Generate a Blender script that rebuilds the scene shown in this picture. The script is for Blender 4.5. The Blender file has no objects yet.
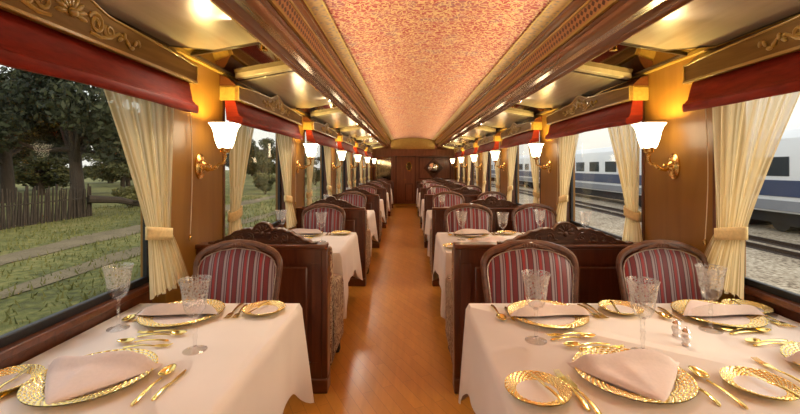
import bpy, bmesh, math, random
from math import sin, cos, pi, sqrt
from mathutils import Vector, Matrix
random.seed(7)
S = bpy.context.scene
COL = S.collection

# ---------------------------------------------------------------- layout
P = 2.38                      # bay pitch
YC0, YP0 = 1.51, 2.70         # first window centre / first pillar centre
NB = 6                        # bays with tables
LP, LW = -1.41, -1.49         # left pillar face, left window wall
RP, RW = 1.80, 1.90
CX = 0.19                     # carriage axis
YEND = 15.85
YBACK = -2.1
ORD = ['front', 'second', 'third', 'fourth', 'fifth', 'sixth']

# ---------------------------------------------------------------- mesh helper
class MB:
    def __init__(s): s.v = []; s.f = []
    def add(s, vs, fs):
        o = len(s.v); s.v += [tuple(p) for p in vs]; s.f += [tuple(i + o for i in f) for f in fs]; return s
    def box(s, x0, x1, y0, y1, z0, z1):
        return s.add([(x0,y0,z0),(x1,y0,z0),(x1,y1,z0),(x0,y1,z0),(x0,y0,z1),(x1,y0,z1),(x1,y1,z1),(x0,y1,z1)],
                     [(0,3,2,1),(4,5,6,7),(0,1,5,4),(1,2,6,5),(2,3,7,6),(3,0,4,7)])
    def prism(s, pts, axis, a, b):
        def m(p, t): return {'x': (t, p[0], p[1]), 'y': (p[0], t, p[1]), 'z': (p[0], p[1], t)}[axis]
        n = len(pts)
        vs = [m(p, a) for p in pts] + [m(p, b) for p in pts]
        fs = [tuple(range(n))[::-1], tuple(range(n, 2*n))] + [(i, (i+1) % n, n+(i+1) % n, n+i) for i in range(n)]
        return s.add(vs, fs)
    def strip(s, pts, axis, a, b, n=1):      # open profile swept along an axis
        def m(p, t): return {'x': (t, p[0], p[1]), 'y': (p[0], t, p[1]), 'z': (p[0], p[1], t)}[axis]
        k = len(pts); vs = []; fs = []
        for j in range(n+1): vs += [m(p, a+(b-a)*j/n) for p in pts]
        for j in range(n):
            for i in range(k-1): fs.append((j*k+i, j*k+i+1, (j+1)*k+i+1, (j+1)*k+i))
        return s.add(vs, fs)
    def lathe(s, prof, seg=24, c=(0,0,0), sx=1, sy=1, axis='z', cap=True):
        vs = []; fs = []; n = len(prof)
        for r, z in prof:
            for k in range(seg):
                a = 2*pi*k/seg; p = (r*cos(a)*sx, r*sin(a)*sy, z)
                if axis == 'x': p = (p[2], p[0], p[1])
                if axis == 'y': p = (p[0], p[2], p[1])
                vs.append((c[0]+p[0], c[1]+p[1], c[2]+p[2]))
        for i in range(n-1):
            for k in range(seg):
                fs.append((i*seg+k, i*seg+(k+1) % seg, (i+1)*seg+(k+1) % seg, (i+1)*seg+k))
        if cap:
            if prof[0][0] > 1e-5: fs.append(tuple(range(seg))[::-1])
            if prof[-1][0] > 1e-5: fs.append(tuple(range((n-1)*seg, n*seg)))
        return s.add(vs, fs)
    def tube(s, path, r, seg=8, sx=1.0, closed=False):
        path = [Vector(p) for p in path]; n = len(path)
        rs = r if isinstance(r, (list, tuple)) else [r]*n
        vs = []; fs = []
        up = Vector((0.13, 0.31, 0.94)); prev = None
        for i, p in enumerate(path):
            a = path[(i-1) % n] if (closed or i > 0) else p
            b = path[(i+1) % n] if (closed or i < n-1) else p
            t = (b-a); t = t.normalized() if t.length > 1e-9 else Vector((0,0,1))
            if prev is None:
                u = t.cross(up)
                if u.length < .05: u = t.cross(Vector((1,0,0)))
            else:
                u = prev - t*prev.dot(t)
                if u.length < 1e-4: u = t.cross(up)
            u.normalize(); w = t.cross(u); prev = u
            for k in range(seg):
                an = 2*pi*k/seg; vs.append(p + u*(cos(an)*rs[i]*sx) + w*(sin(an)*rs[i]))
        m = n if closed else n-1
        for i in range(m):
            j = (i+1) % n
            for k in range(seg): fs.append((i*seg+k, i*seg+(k+1) % seg, j*seg+(k+1) % seg, j*seg+k))
        if not closed: fs += [tuple(range(seg))[::-1], tuple(range((n-1)*seg, n*seg))]
        return s.add(vs, fs)
    def ball(s, c, r, seg=12, rings=8, rot=None):
        r = r if isinstance(r, (list, tuple)) else (r, r, r)
        vs = []; fs = []
        for i in range(rings+1):
            th = pi*i/rings
            for k in range(seg):
                a = 2*pi*k/seg; v = Vector((r[0]*sin(th)*cos(a), r[1]*sin(th)*sin(a), r[2]*cos(th)))
                if rot: v = rot @ v
                vs.append(v + Vector(c))
        for i in range(rings):
            for k in range(seg): fs.append((i*seg+k, (i+1)*seg+k, (i+1)*seg+(k+1) % seg, i*seg+(k+1) % seg))
        return s.add(vs, fs)
    def grid(s, fn, nu, nv, cu=False, flip=False):
        vs = []; fs = []; ku = nu if cu else nu+1
        for j in range(nv+1):
            for i in range(ku): vs.append(fn(i/nu, j/nv))
        for j in range(nv):
            for i in range(nu):
                a, b = j*ku+i, j*ku+(i+1) % ku
                f = (a, b, (j+1)*ku+(i+1) % ku, (j+1)*ku+i); fs.append(f[::-1] if flip else f)
        return s.add(vs, fs)
    def move(s, fn): s.v = [tuple(fn(Vector(p))) for p in s.v]; return s
    def build(s, name, mat, parent=None, loc=(0,0,0), rotz=0, smooth=35, bevel=0, solid=0, sub=0):
        bm = bmesh.new(); bv = [bm.verts.new(p) for p in s.v]
        for f in s.f:
            try: bm.faces.new([bv[i] for i in f])
            except ValueError: pass
        bmesh.ops.remove_doubles(bm, verts=bm.verts, dist=1e-5)
        bmesh.ops.recalc_face_normals(bm, faces=bm.faces)
        me = bpy.data.meshes.new(name); bm.to_mesh(me); bm.free()
        if smooth:
            me.shade_smooth(); me.set_sharp_from_angle(angle=math.radians(smooth))
        me.materials.append(mat)
        o = bpy.data.objects.new(name, me); COL.objects.link(o)
        o.location = loc; o.rotation_euler = (0,0,rotz)
        if parent: o.parent = parent
        if bevel:
            b = o.modifiers.new('bevel', 'BEVEL'); b.width = bevel; b.segments = 2; b.limit_method = 'ANGLE'; b.angle_limit = 0.7
        if solid:
            b = o.modifiers.new('thick', 'SOLIDIFY'); b.thickness = solid; b.offset = 0
        if sub:
            b = o.modifiers.new('sub', 'SUBSURF'); b.levels = sub; b.render_levels = sub
        return o

def tag(o, label, cat, group=None):
    o['label'] = label; o['category'] = cat
    if group: o['group'] = group
    elif 'group' in o: del o['group']
    return o
def thing(name, label, cat, loc=(0,0,0), rotz=0, group=None):
    o = bpy.data.objects.new(name, None); COL.objects.link(o); o.empty_display_size = .1
    o.location = loc; o.rotation_euler = (0,0,rotz)
    return tag(o, label, cat, group)
def struct(o): o['kind'] = 'structure'; return o
def kids(o): return [c for c in KID.get(o.name, [])]
KID = {}
def reg():                      # remember the children of every object
    KID.clear()
    for o in S.objects:
        if o.parent: KID.setdefault(o.parent.name, []).append(o)
def copy_tree(o, parent=None):
    c = o.copy(); COL.objects.link(c)
    if parent: c.parent = parent
    made = [copy_tree(ch, c) for ch in list(KID.get(o.name, []))]
    if made: KID[c.name] = made
    return c
class Proto:                    # first placement uses the model itself, later ones copies of it and of its parts
    def __init__(s, maker): s.maker = maker; s.first = None
    def place(s, label, loc, rotz=0, group=None, scale=None):
        if s.first is None:
            o = s.first = s.maker(); reg()
        else: o = copy_tree(s.first)
        o.location = loc; o.rotation_euler = (0,0,rotz)
        if scale: o.scale = scale
        return tag(o, label, s.first['category'], group)

# ---------------------------------------------------------------- materials
def newmat(name):
    m = bpy.data.materials.new(name); m.use_nodes = True
    nt = m.node_tree; return m, nt, nt.nodes['Principled BSDF']
def N(nt, t, **kw):
    n = nt.nodes.new(t)
    for k, v in kw.items(): setattr(n, k, v)
    return n
def L(nt, a, b): nt.links.new(a, b)
def ramp(nt, fac, stops, interp='LINEAR'):
    r = N(nt, 'ShaderNodeValToRGB'); r.color_ramp.interpolation = interp
    el = r.color_ramp.elements
    while len(el) > 1: el.remove(el[-1])
    el[0].position = stops[0][0]; el[0].color = (*stops[0][1], 1)
    for p, c in stops[1:]:
        e = el.new(p); e.color = (*c, 1)
    L(nt, fac, r.inputs['Fac']); return r.outputs['Color']
def coords(nt, scale=(1,1,1), rot=(0,0,0), kind='Object'):
    tc = N(nt, 'ShaderNodeTexCoord'); mp = N(nt, 'ShaderNodeMapping')
    mp.inputs['Scale'].default_value = scale; mp.inputs['Rotation'].default_value = rot
    L(nt, tc.outputs[kind], mp.inputs['Vector']); return mp.outputs['Vector']
def noise(nt, vec, scale, detail=3, dist=0):
    n = N(nt, 'ShaderNodeTexNoise'); n.inputs['Scale'].default_value = scale
    n.inputs['Detail'].default_value = detail; n.inputs['Distortion'].default_value = dist
    if vec: L(nt, vec, n.inputs['Vector'])
    return n.outputs['Fac']
def bump(nt, b, h, strength=.2, dist=.01):
    n = N(nt, 'ShaderNodeBump'); n.inputs['Strength'].default_value = strength; n.inputs['Distance'].default_value = dist
    L(nt, h, n.inputs['Height']); L(nt, n.outputs['Normal'], b.inputs['Normal'])
def wood(name, dark, light, stretch=(14,14,1.2), rough=.32, coat=.3, kind='Object'):
    m, nt, b = newmat(name)
    v = coords(nt, stretch, kind=kind)
    f = noise(nt, v, 2.2, 5, 1.2)
    c = ramp(nt, f, [(.3, dark), (.68, light)])
    L(nt, c, b.inputs['Base Color']); b.inputs['Roughness'].default_value = rough
    b.inputs['Coat Weight'].default_value = coat; b.inputs['Coat Roughness'].default_value = .15
    bump(nt, b, f, .06 if name != 'cornice_wood' else .0, .004)
    return m
def plain(name, col, rough=.5, metal=0, var=.0, vscale=30, bumpy=0, **kw):
    m, nt, b = newmat(name)
    b.inputs['Roughness'].default_value = rough; b.inputs['Metallic'].default_value = metal
    v = coords(nt); f = noise(nt, v, vscale, 3)
    d = tuple(max(0, x*(1-var)) for x in col); l = tuple(min(1, x*(1+var)) for x in col)
    L(nt, ramp(nt, f, [(.3, d), (.7, l)]), b.inputs['Base Color'])
    if bumpy: bump(nt, b, f, bumpy, .01)
    for k, x in kw.items(): b.inputs[k].default_value = x
    return m

M = {}
M['wall'] = wood('satin_golden_wood', (.245,.110,.015), (.31,.148,.023), (3,3,.35), .42, .1)
M['maple'] = wood('pale_golden_wood', (.40,.245,.050), (.53,.345,.080), (9,1.0,9), .35, .3)
M['mahogany'] = wood('mahogany', (.075,.020,.008), (.15,.042,.016), (10,10,1.2), .30, .4)
M['mahogany_h'] = wood('mahogany_across', (.085,.024,.009), (.16,.048,.018), (1.2,10,12), .30, .4)
M['walnut'] = wood('carved_walnut', (.06,.019,.008), (.125,.045,.018), (2,12,12), .36, .25)
M['cornice'] = wood('cornice_wood', (.16,.052,.015), (.25,.094,.028), (5,.35,5), .25, .6)
M['endwall'] = wood('end_wall_wood', (.20,.062,.028), (.29,.10,.048), (6,6,.8), .3, .4)
M['chairwood'] = wood('chair_frame_wood', (.085,.032,.018), (.17,.07,.038), (8,8,8), .28, .5)
M['silverwood'] = wood('pale_lacquered_panel', (.50,.43,.33), (.62,.55,.44), (4,.5,4), .22, .5)
M['darkedge'] = plain('dark_panel_edge', (.03,.016,.010), .3, 0, .2)
M['brass'] = plain('aged_brass', (.82,.55,.20), .22, 1, .12, 40)
M['gold'] = plain('gold_plate', (1.0,.78,.29), .20, 1, .06, 60)
M['palegold'] = plain('pale_gold_plate', (.98,.80,.40), .22, 1, .06, 60)
M['silver'] = plain('polished_silver', (.85,.83,.80), .15, 1, .05, 30)
M['porcelain'] = plain('white_porcelain', (.80,.70,.66), .18, 0, .02, 10)
M['napkin'] = plain('napkin_linen', (.80,.66,.62), .85, 0, .03, 90, .08)
M['rubber'] = plain('black_window_rubber', (.012,.013,.017), .45, 0, .1)
M['cord'] = plain('white_cord', (.75,.65,.5), .7)
M['darkmetal'] = plain('dark_iron', (.03,.022,.018), .4, .6, .2)

M['rivet'] = plain('dull_stud', (.50,.40,.34), .35, .7, .2)
def mk_red():
    m, nt, b = newmat('red_blind_silk')
    v = coords(nt, (1, 3, 14)); f = noise(nt, v, 3.5, 4)
    L(nt, ramp(nt, f, [(.3, (.20,.013,.004)), (.7, (.33,.026,.008))]), b.inputs['Base Color'])
    b.inputs['Roughness'].default_value = .6; b.inputs['Specular IOR Level'].default_value = .25
    bump(nt, b, f, .22, .01); return m
M['red'] = mk_red()
def mk_cloth():
    m, nt, b = newmat('table_linen')
    v = coords(nt); f = noise(nt, v, 3, 3)
    L(nt, ramp(nt, f, [(.3, (.82,.735,.685)), (.7, (.88,.79,.735))]), b.inputs['Base Color'])
    b.inputs['Roughness'].default_value = .8; b.inputs['Sheen Weight'].default_value = .2
    bump(nt, b, noise(nt, v, 7, 2), .08, .02); return m
M['cloth'] = mk_cloth()
def mk_curtain():
    m = bpy.data.materials.new('sheer_cream_stripe'); m.use_nodes = True; nt = m.node_tree
    out = nt.nodes['Material Output']; nt.nodes.remove(nt.nodes['Principled BSDF'])
    uv = N(nt, 'ShaderNodeUVMap')
    sx = N(nt, 'ShaderNodeSeparateXYZ'); L(nt, uv.outputs['UV'], sx.inputs[0])
    w = N(nt, 'ShaderNodeMath', operation='MULTIPLY'); w.inputs[1].default_value = 130; L(nt, sx.outputs['X'], w.inputs[0])
    sn = N(nt, 'ShaderNodeMath', operation='SINE'); L(nt, w.outputs[0], sn.inputs[0])
    mr = N(nt, 'ShaderNodeMapRange'); mr.inputs['From Min'].default_value = -1; L(nt, sn.outputs[0], mr.inputs['Value'])
    c = ramp(nt, mr.outputs[0], [(.2, (.80,.64,.34)), (.8, (.92,.83,.58))])
    d = N(nt, 'ShaderNodeBsdfDiffuse'); t = N(nt, 'ShaderNodeBsdfTranslucent'); tr = N(nt, 'ShaderNodeBsdfTransparent')
    L(nt, c, d.inputs['Color']); L(nt, c, t.inputs['Color'])
    m1 = N(nt, 'ShaderNodeMixShader'); m1.inputs[0].default_value = .52; L(nt, d.outputs[0], m1.inputs[1]); L(nt, t.outputs[0], m1.inputs[2])
    m2 = N(nt, 'ShaderNodeMixShader')
    mr2 = N(nt, 'ShaderNodeMapRange'); mr2.inputs['From Min'].default_value = -1; mr2.inputs['To Min'].default_value = .34; mr2.inputs['To Max'].default_value = .08
    L(nt, sn.outputs[0], mr2.inputs['Value']); L(nt, mr2.outputs[0], m2.inputs[0])
    L(nt, m1.outputs[0], m2.inputs[1]); L(nt, tr.outputs[0], m2.inputs[2]); L(nt, m2.outputs[0], out.inputs['Surface'])
    return m
M['curtain'] = mk_curtain()
def mk_glass(name, etched=False, tint=(.96,.97,.97), base=.04, edge=.75, power=2.6):
    m = bpy.data.materials.new(name); m.use_nodes = True; nt = m.node_tree
    out = nt.nodes['Material Output']; nt.nodes.remove(nt.nodes['Principled BSDF'])
    tr = N(nt, 'ShaderNodeBsdfTransparent'); tr.inputs['Color'].default_value = (*tint, 1)
    g = N(nt, 'ShaderNodeBsdfGlossy'); g.inputs['Roughness'].default_value = .03
    lw = N(nt, 'ShaderNodeLayerWeight'); pw = N(nt, 'ShaderNodeMath', operation='POWER'); pw.inputs[1].default_value = power; L(nt, lw.outputs['Facing'], pw.inputs[0])
    fr = N(nt, 'ShaderNodeMath', operation='MULTIPLY_ADD'); fr.inputs[1].default_value = edge; fr.inputs[2].default_value = base; L(nt, pw.outputs[0], fr.inputs[0])
    mx = N(nt, 'ShaderNodeMixShader'); L(nt, fr.outputs[0], mx.inputs[0]); L(nt, tr.outputs[0], mx.inputs[1]); L(nt, g.outputs[0], mx.inputs[2])
    last = mx.outputs[0]
    if etched:
        v = coords(nt, (1,1,1)); vo = N(nt, 'ShaderNodeTexVoronoi', feature='DISTANCE_TO_EDGE'); vo.inputs['Scale'].default_value = 82
        L(nt, v, vo.inputs['Vector'])
        f = ramp(nt, vo.outputs['Distance'], [(.05, (.30,)*3), (.14, (.0,)*3)])
        sp = N(nt, 'ShaderNodeSeparateXYZ'); L(nt, v, sp.inputs[0])
        band = N(nt, 'ShaderNodeMapRange'); band.interpolation_type = 'SMOOTHSTEP'
        for k, x in (('From Min', .175), ('From Max', .20), ('To Min', 0.0), ('To Max', 1)): band.inputs[k].default_value = x
        L(nt, sp.outputs['Z'], band.inputs['Value'])
        mu = N(nt, 'ShaderNodeMath', operation='MULTIPLY'); L(nt, f, mu.inputs[0]); L(nt, band.outputs[0], mu.inputs[1])
        df = N(nt, 'ShaderNodeBsdfDiffuse'); df.inputs['Color'].default_value = (.9,.88,.86,1)
        m2 = N(nt, 'ShaderNodeMixShader'); L(nt, mu.outputs[0], m2.inputs[0]); L(nt, last, m2.inputs[1]); L(nt, df.outputs[0], m2.inputs[2]); last = m2.outputs[0]
    L(nt, last, out.inputs['Surface']); return m
M['pane'] = mk_glass('window_glass', tint=(.97,.98,.97), base=.006, edge=.5, power=5)
M['crystal'] = mk_glass('etched_crystal', True, (.985,.985,.985), .05, .6, 3.2)
M['clear'] = mk_glass('clear_crystal', False, (.99,.99,.99), .08)
M['mirror'] = plain('mirror_glass', (.82,.80,.74), .03, 1)
M['darkmirror'] = plain('smoked_mirror', (.34,.28,.20), .07, 1, .25, 6)
def mk_floor():
    m, nt, b = newmat('oak_plank_floor')
    v = coords(nt, (1,1,1), (0,0,math.radians(62)))
    br = N(nt, 'ShaderNodeTexBrick'); L(nt, v, br.inputs['Vector'])
    br.inputs['Scale'].default_value = 1.0; br.inputs['Brick Width'].default_value = .62; br.inputs['Row Height'].default_value = .075
    br.inputs['Mortar Size'].default_value = .0012; br.inputs['Color1'].default_value = (.68,.30,.050,1); br.inputs['Color2'].default_value = (.60,.25,.038,1)
    br.inputs['Mortar'].default_value = (.36,.13,.03,1)
    f = noise(nt, coords(nt, (14,1.5,1), (0,0,math.radians(62))), 2, 4)
    mx = N(nt, 'ShaderNodeMix', data_type='RGBA', blend_type='MULTIPLY'); mx.inputs['Factor'].default_value = .45
    L(nt, br.outputs['Color'], mx.inputs['A']); L(nt, ramp(nt, f, [(.3, (.72,.70,.66)), (.7, (1,1,1))]), mx.inputs['B'])
    L(nt, mx.outputs['Result'], b.inputs['Base Color'])
    b.inputs['Roughness'].default_value = .30; b.inputs['Coat Weight'].default_value = .25; b.inputs['Coat Roughness'].default_value = .2
    return m
M['floor'] = mk_floor()
def mk_paper():
    m, nt, b = newmat('scrolled_wallpaper')
    v = coords(nt, (1,1,1))
    nz = N(nt, 'ShaderNodeTexNoise'); nz.inputs['Scale'].default_value = 16; nz.inputs['Detail'].default_value = 1; L(nt, v, nz.inputs['Vector'])
    ad = N(nt, 'ShaderNodeMixRGB', blend_type='ADD') if False else N(nt, 'ShaderNodeVectorMath', operation='MULTIPLY_ADD')
    L(nt, nz.outputs['Color'], ad.inputs[0]); ad.inputs[1].default_value = (.11,.11,.11); L(nt, v, ad.inputs[2])
    vo = N(nt, 'ShaderNodeTexVoronoi', feature='DISTANCE_TO_EDGE'); vo.inputs['Scale'].default_value = 21; vo.inputs['Randomness'].default_value = .8
    L(nt, ad.outputs[0], vo.inputs['Vector'])
    gold = ramp(nt, vo.outputs['Distance'], [(.05, (1,)*3), (.12, (0,)*3)])
    vo2 = N(nt, 'ShaderNodeTexVoronoi', feature='F1'); vo2.inputs['Scale'].default_value = 34; L(nt, ad.outputs[0], vo2.inputs['Vector'])
    dots = ramp(nt, vo2.outputs['Distance'], [(.22, (1,)*3), (.34, (0,)*3)])
    big = noise(nt, v, 7, 2)
    base = ramp(nt, big, [(.35, (.56,.085,.07)), (.55, (.62,.15,.115)), (.72, (.44,.18,.18))])
    m1 = N(nt, 'ShaderNodeMix', data_type='RGBA'); L(nt, dots, m1.inputs['Factor']); L(nt, base, m1.inputs['A']); m1.inputs['B'].default_value = (.86,.50,.36,1)
    m2 = N(nt, 'ShaderNodeMix', data_type='RGBA'); L(nt, gold, m2.inputs['Factor']); L(nt, m1.outputs['Result'], m2.inputs['A']); m2.inputs['B'].default_value = (.90,.64,.30,1)
    L(nt, m2.outputs['Result'], b.inputs['Base Color']); b.inputs['Roughness'].default_value = .65; return m
M['paper'] = mk_paper()
def mk_border():
    m, nt, b = newmat('gilded_border')
    v = coords(nt); vo = N(nt, 'ShaderNodeTexVoronoi', feature='F1'); vo.inputs['Scale'].default_value = 30; L(nt, v, vo.inputs['Vector'])
    c = ramp(nt, vo.outputs['Distance'], [(.15, (.50,.40,.36)), (.35, (.74,.52,.24)), (.6, (.88,.62,.26))])
    L(nt, c, b.inputs['Base Color']); b.inputs['Roughness'].default_value = .5; return m
M['border'] = mk_border()
M['gilt'] = plain('gilt_line', (.95,.70,.22), .5, .1, .1)
def mk_stripe():
    m, nt, b = newmat('regency_stripe')
    tc = N(nt, 'ShaderNodeTexCoord'); sp = N(nt, 'ShaderNodeSeparateXYZ'); L(nt, tc.outputs['Object'], sp.inputs[0])
    a = N(nt, 'ShaderNodeMath', operation='ADD'); a.inputs[1].default_value = 5.02; L(nt, sp.outputs['X'], a.inputs[0])
    mu = N(nt, 'ShaderNodeMath', operation='MULTIPLY'); mu.inputs[1].default_value = 1/.088; L(nt, a.outputs[0], mu.inputs[0])
    fr = N(nt, 'ShaderNodeMath', operation='FRACT'); L(nt, mu.outputs[0], fr.inputs[0])
    bur, sil, mau, dk, red = (.17,.016,.022), (.33,.26,.28), (.14,.07,.09), (.06,.010,.018), (.30,.02,.022)
    c = ramp(nt, fr.outputs[0], [(0, bur), (.17, dk), (.22, sil), (.36, mau), (.44, sil), (.50, dk), (.55, red), (.72, mau), (.78, sil), (.86, dk), (.91, bur)], 'CONSTANT')
    L(nt, c, b.inputs['Base Color']); b.inputs['Roughness'].default_value = .45; b.inputs['Sheen Weight'].default_value = .25; return m
M['stripe'] = mk_stripe()
def mk_floral():
    m, nt, b = newmat('floral_tapestry')
    v = coords(nt); nz = N(nt, 'ShaderNodeTexNoise'); nz.inputs['Scale'].default_value = 11; nz.inputs['Detail'].default_value = 2; nz.inputs['Distortion'].default_value = 2.5
    L(nt, v, nz.inputs['Vector'])
    c = ramp(nt, nz.outputs['Fac'], [(.36, (.12,.045,.025)), (.43, (.50,.36,.22)), (.50, (.60,.46,.30)), (.54, (.18,.05,.035)), (.60, (.16,.07,.035)), (.66, (.56,.42,.27))])
    L(nt, c, b.inputs['Base Color']); b.inputs['Roughness'].default_value = .85; return m
M['floral'] = mk_floral()
def emis(name, col, st):
    m, nt, b = newmat(name); b.inputs['Base Color'].default_value = (*[min(1, c) for c in col], 1)
    b.inputs['Emission Color'].default_value = (*col, 1); b.inputs['Emission Strength'].default_value = st; b.inputs['Roughness'].default_value = .35
    return m
M['shade'] = emis('lit_opal_glass', (1.0,.80,.50), 9.0)
M['lens'] = emis('lit_lamp_lens', (1.0,.84,.58), 8.0)

# ---------------------------------------------------------------- room shell
def shell():
    for side in ('left', 'right'):
        p, w = (LP, LW) if side == 'left' else (RP, RW)
        sg = 1 if side == 'left' else -1          # direction into the room
        back = w - sg*.07
        ends = (YBACK, YEND)
        pill = MB(); dado = MB(); trim = MB()
        xa, xb = sorted((p, back))
        for n in range(-1, NB):
            yp = YP0 + n*P
            pill.box(xa, xb, yp-.37, yp+.37, .0, 2.32)
        yl = YP0 + (NB-1)*P + .37
        pill.box(xa, xb, YBACK-.1, YP0-2*P+.37, 0, 2.32)
        pill.box(xa, xb, max(yl, YEND-.40), YEND, 0, 2.32)
        ws = sorted((w, back))
        for n in range(-1, NB):
            yc = YC0 + n*P
            pill.box(ws[0], ws[1], yc-.82, yc+.82, 2.04, 2.32)
            dado.box(ws[0], ws[1], yc-.82, yc+.82, 0, .80)
            # sill ledge
            s0, s1 = sorted((w + sg*.035, back))
            trim.box(s0, s1, yc-.82, yc+.82, .80, .835)
        yc = YC0 + NB*P
        pill.box(ws[0], ws[1], yc-.82, max(yl, YEND-.40)+.01, 0, 2.32)
        cs = MB()
        for n in range(-1, NB):
            for e in (-1, 1):
                ye = YP0 + n*P + e*.37; y0, y1 = sorted((ye + e*.006, ye - e*.028))
                x0, x1 = sorted((p + sg*.006, w)); cs.box(x0, x1, y0, y1, .84, 2.19)
        struct(cs.build('trim_%d' % (23 if side == 'left' else 24), M['mahogany'], bevel=.003))
        struct(pill.build('wall_' + side, M['wall'], bevel=.004))
        struct(dado.build('baseboard_' + side, M['mahogany_h']))
        struct(trim.build('trim_1' if side == 'left' else 'trim_2', M['mahogany_h'], bevel=.006))
    struct(MB().box(LP-.2, RP+.2, YBACK-.1, YEND+.1, -.06, 0).build('floor', M['floor'], smooth=0))
    # vaulted centre of the ceiling
    def vault(u, v):
        t = u*2-1; w = .862
        return (CX + t*w, YBACK + v*(YEND-YBACK), 2.57 + .085*(1-t*t))
    struct(MB().grid(vault, 24, 6).build('ceiling', M['paper'], solid=.01))
    for k, side in enumerate(('left', 'right')):
        s = -1 if side == 'left' else 1
        p = LP if side == 'left' else RP
        X = lambda w: CX + s*w
        # flat outer ceiling (beam and boarding above the hung panels)
        struct(MB().prism([(p - .0*s, 2.225), (X(1.04), 2.325), (X(1.04), 2.37), (p + .1*s, 2.37), (p + .1*s, 2.225)], 'y', YBACK, YEND)
               .build('ceiling_' + side, M['maple'], smooth=20))
        # cornice in three runs
        low = [(X(1.055), 2.33), (X(1.055), 2.225), (X(1.03), 2.215), (X(1.022), 2.232), (X(1.010), 2.236), (X(1.006), 2.252), (X(.992), 2.262), (X(.985), 2.285),
               (X(.965), 2.315), (X(.955), 2.345), (X(.955), 2.365), (X(.943), 2.372), (X(.94), 2.388), (X(.925), 2.392)]
        struct(MB().strip(low, 'y', YBACK, YEND).build('trim_%d' % (3+k), M['cornice'], smooth=50))
        lat = [(X(.925), 2.392), (X(.890), 2.492)]
        struct(MB().strip(lat, 'y', YBACK, YEND).build('trim_%d' % (5+k), M['lattice'], smooth=0))
        top = [(X(.890), 2.492), (X(.893), 2.500), (X(.880), 2.508), (X(.878), 2.520), (X(.868), 2.528), (X(.866), 2.550), (X(.852), 2.556), (X(.850), 2.566), (X(.87), 2.575)]
        struct(MB().strip(top, 'y', YBACK, YEND).build('trim_%d' % (7+k), M['cornice'], smooth=50))
        e = MB(); e.prism([(X(.936), 2.388), (X(.918), 2.388), (X(.912), 2.402), (X(.93), 2.404)], 'y', YBACK, YEND); e.prism([(X(.902), 2.482), (X(.886), 2.480), (X(.882), 2.494), (X(.896), 2.498)], 'y', YBACK, YEND)
        struct(e.build('trim_%d' % (21+k), M['maple'], smooth=0))
        # gilded wallpaper border
        g = MB()
        zb = lambda w: 2.567 + .085*(1-(w/.862)**2)
        g.strip([(X(.852), zb(.852)-.011), (X(.745), zb(.745)-.011)], 'y', YBACK, YEND)
        struct(g.build('trim_%d' % (9+k), M['border'], smooth=0))
        g = MB()
        for w0, w1 in ((.852, .838), (.752, .740)):
            g.strip([(X(w0), zb(w0)-.015), (X(w1), zb(w1)-.015)], 'y', YBACK, YEND)
        struct(g.build('trim_%d' % (11+k), M['gilt'], smooth=0))
        # bead along the wall head
        x0, x1 = sorted((p, p - s*.03))
        struct(MB().box(x0, x1, YBACK, YEND, 2.195, 2.225).build('trim_%d' % (13+k), M['maple'], bevel=.005))
    struct(MB().box(LP-.2, RP+.2, YBACK-.1, YBACK, 0, 2.75).build('wall_near', M['wall']))
def mk_lattice():
    m, nt, b = newmat('pierced_fretwork')
    tc = N(nt, 'ShaderNodeTexCoord'); sp = N(nt, 'ShaderNodeSeparateXYZ'); L(nt, tc.outputs['Object'], sp.inputs[0])
    def wave(a, bb):
        x = N(nt, 'ShaderNodeMath', operation='MULTIPLY'); x.inputs[1].default_value = a; L(nt, sp.outputs['Y'], x.inputs[0])
        y = N(nt, 'ShaderNodeMath', operation='MULTIPLY_ADD'); y.inputs[1].default_value = bb; L(nt, sp.outputs['Z'], y.inputs[0]); L(nt, x.outputs[0], y.inputs[2])
        s = N(nt, 'ShaderNodeMath', operation='SINE'); L(nt, y.outputs[0], s.inputs[0]); return s.outputs[0]
    mu = N(nt, 'ShaderNodeMath', operation='MULTIPLY'); L(nt, wave(62, 88), mu.inputs[0]); L(nt, wave(62, -88), mu.inputs[1])
    c = ramp(nt, mu.outputs[0], [(.0, (.46,.21,.075)), (.2, (.09,.026,.010))])
    L(nt, c, b.inputs['Base Color']); b.inputs['Roughness'].default_value = .35
    bump(nt, b, mu.outputs[0], -.6, .006); return m
M['lattice'] = mk_lattice()
shell()

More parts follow.
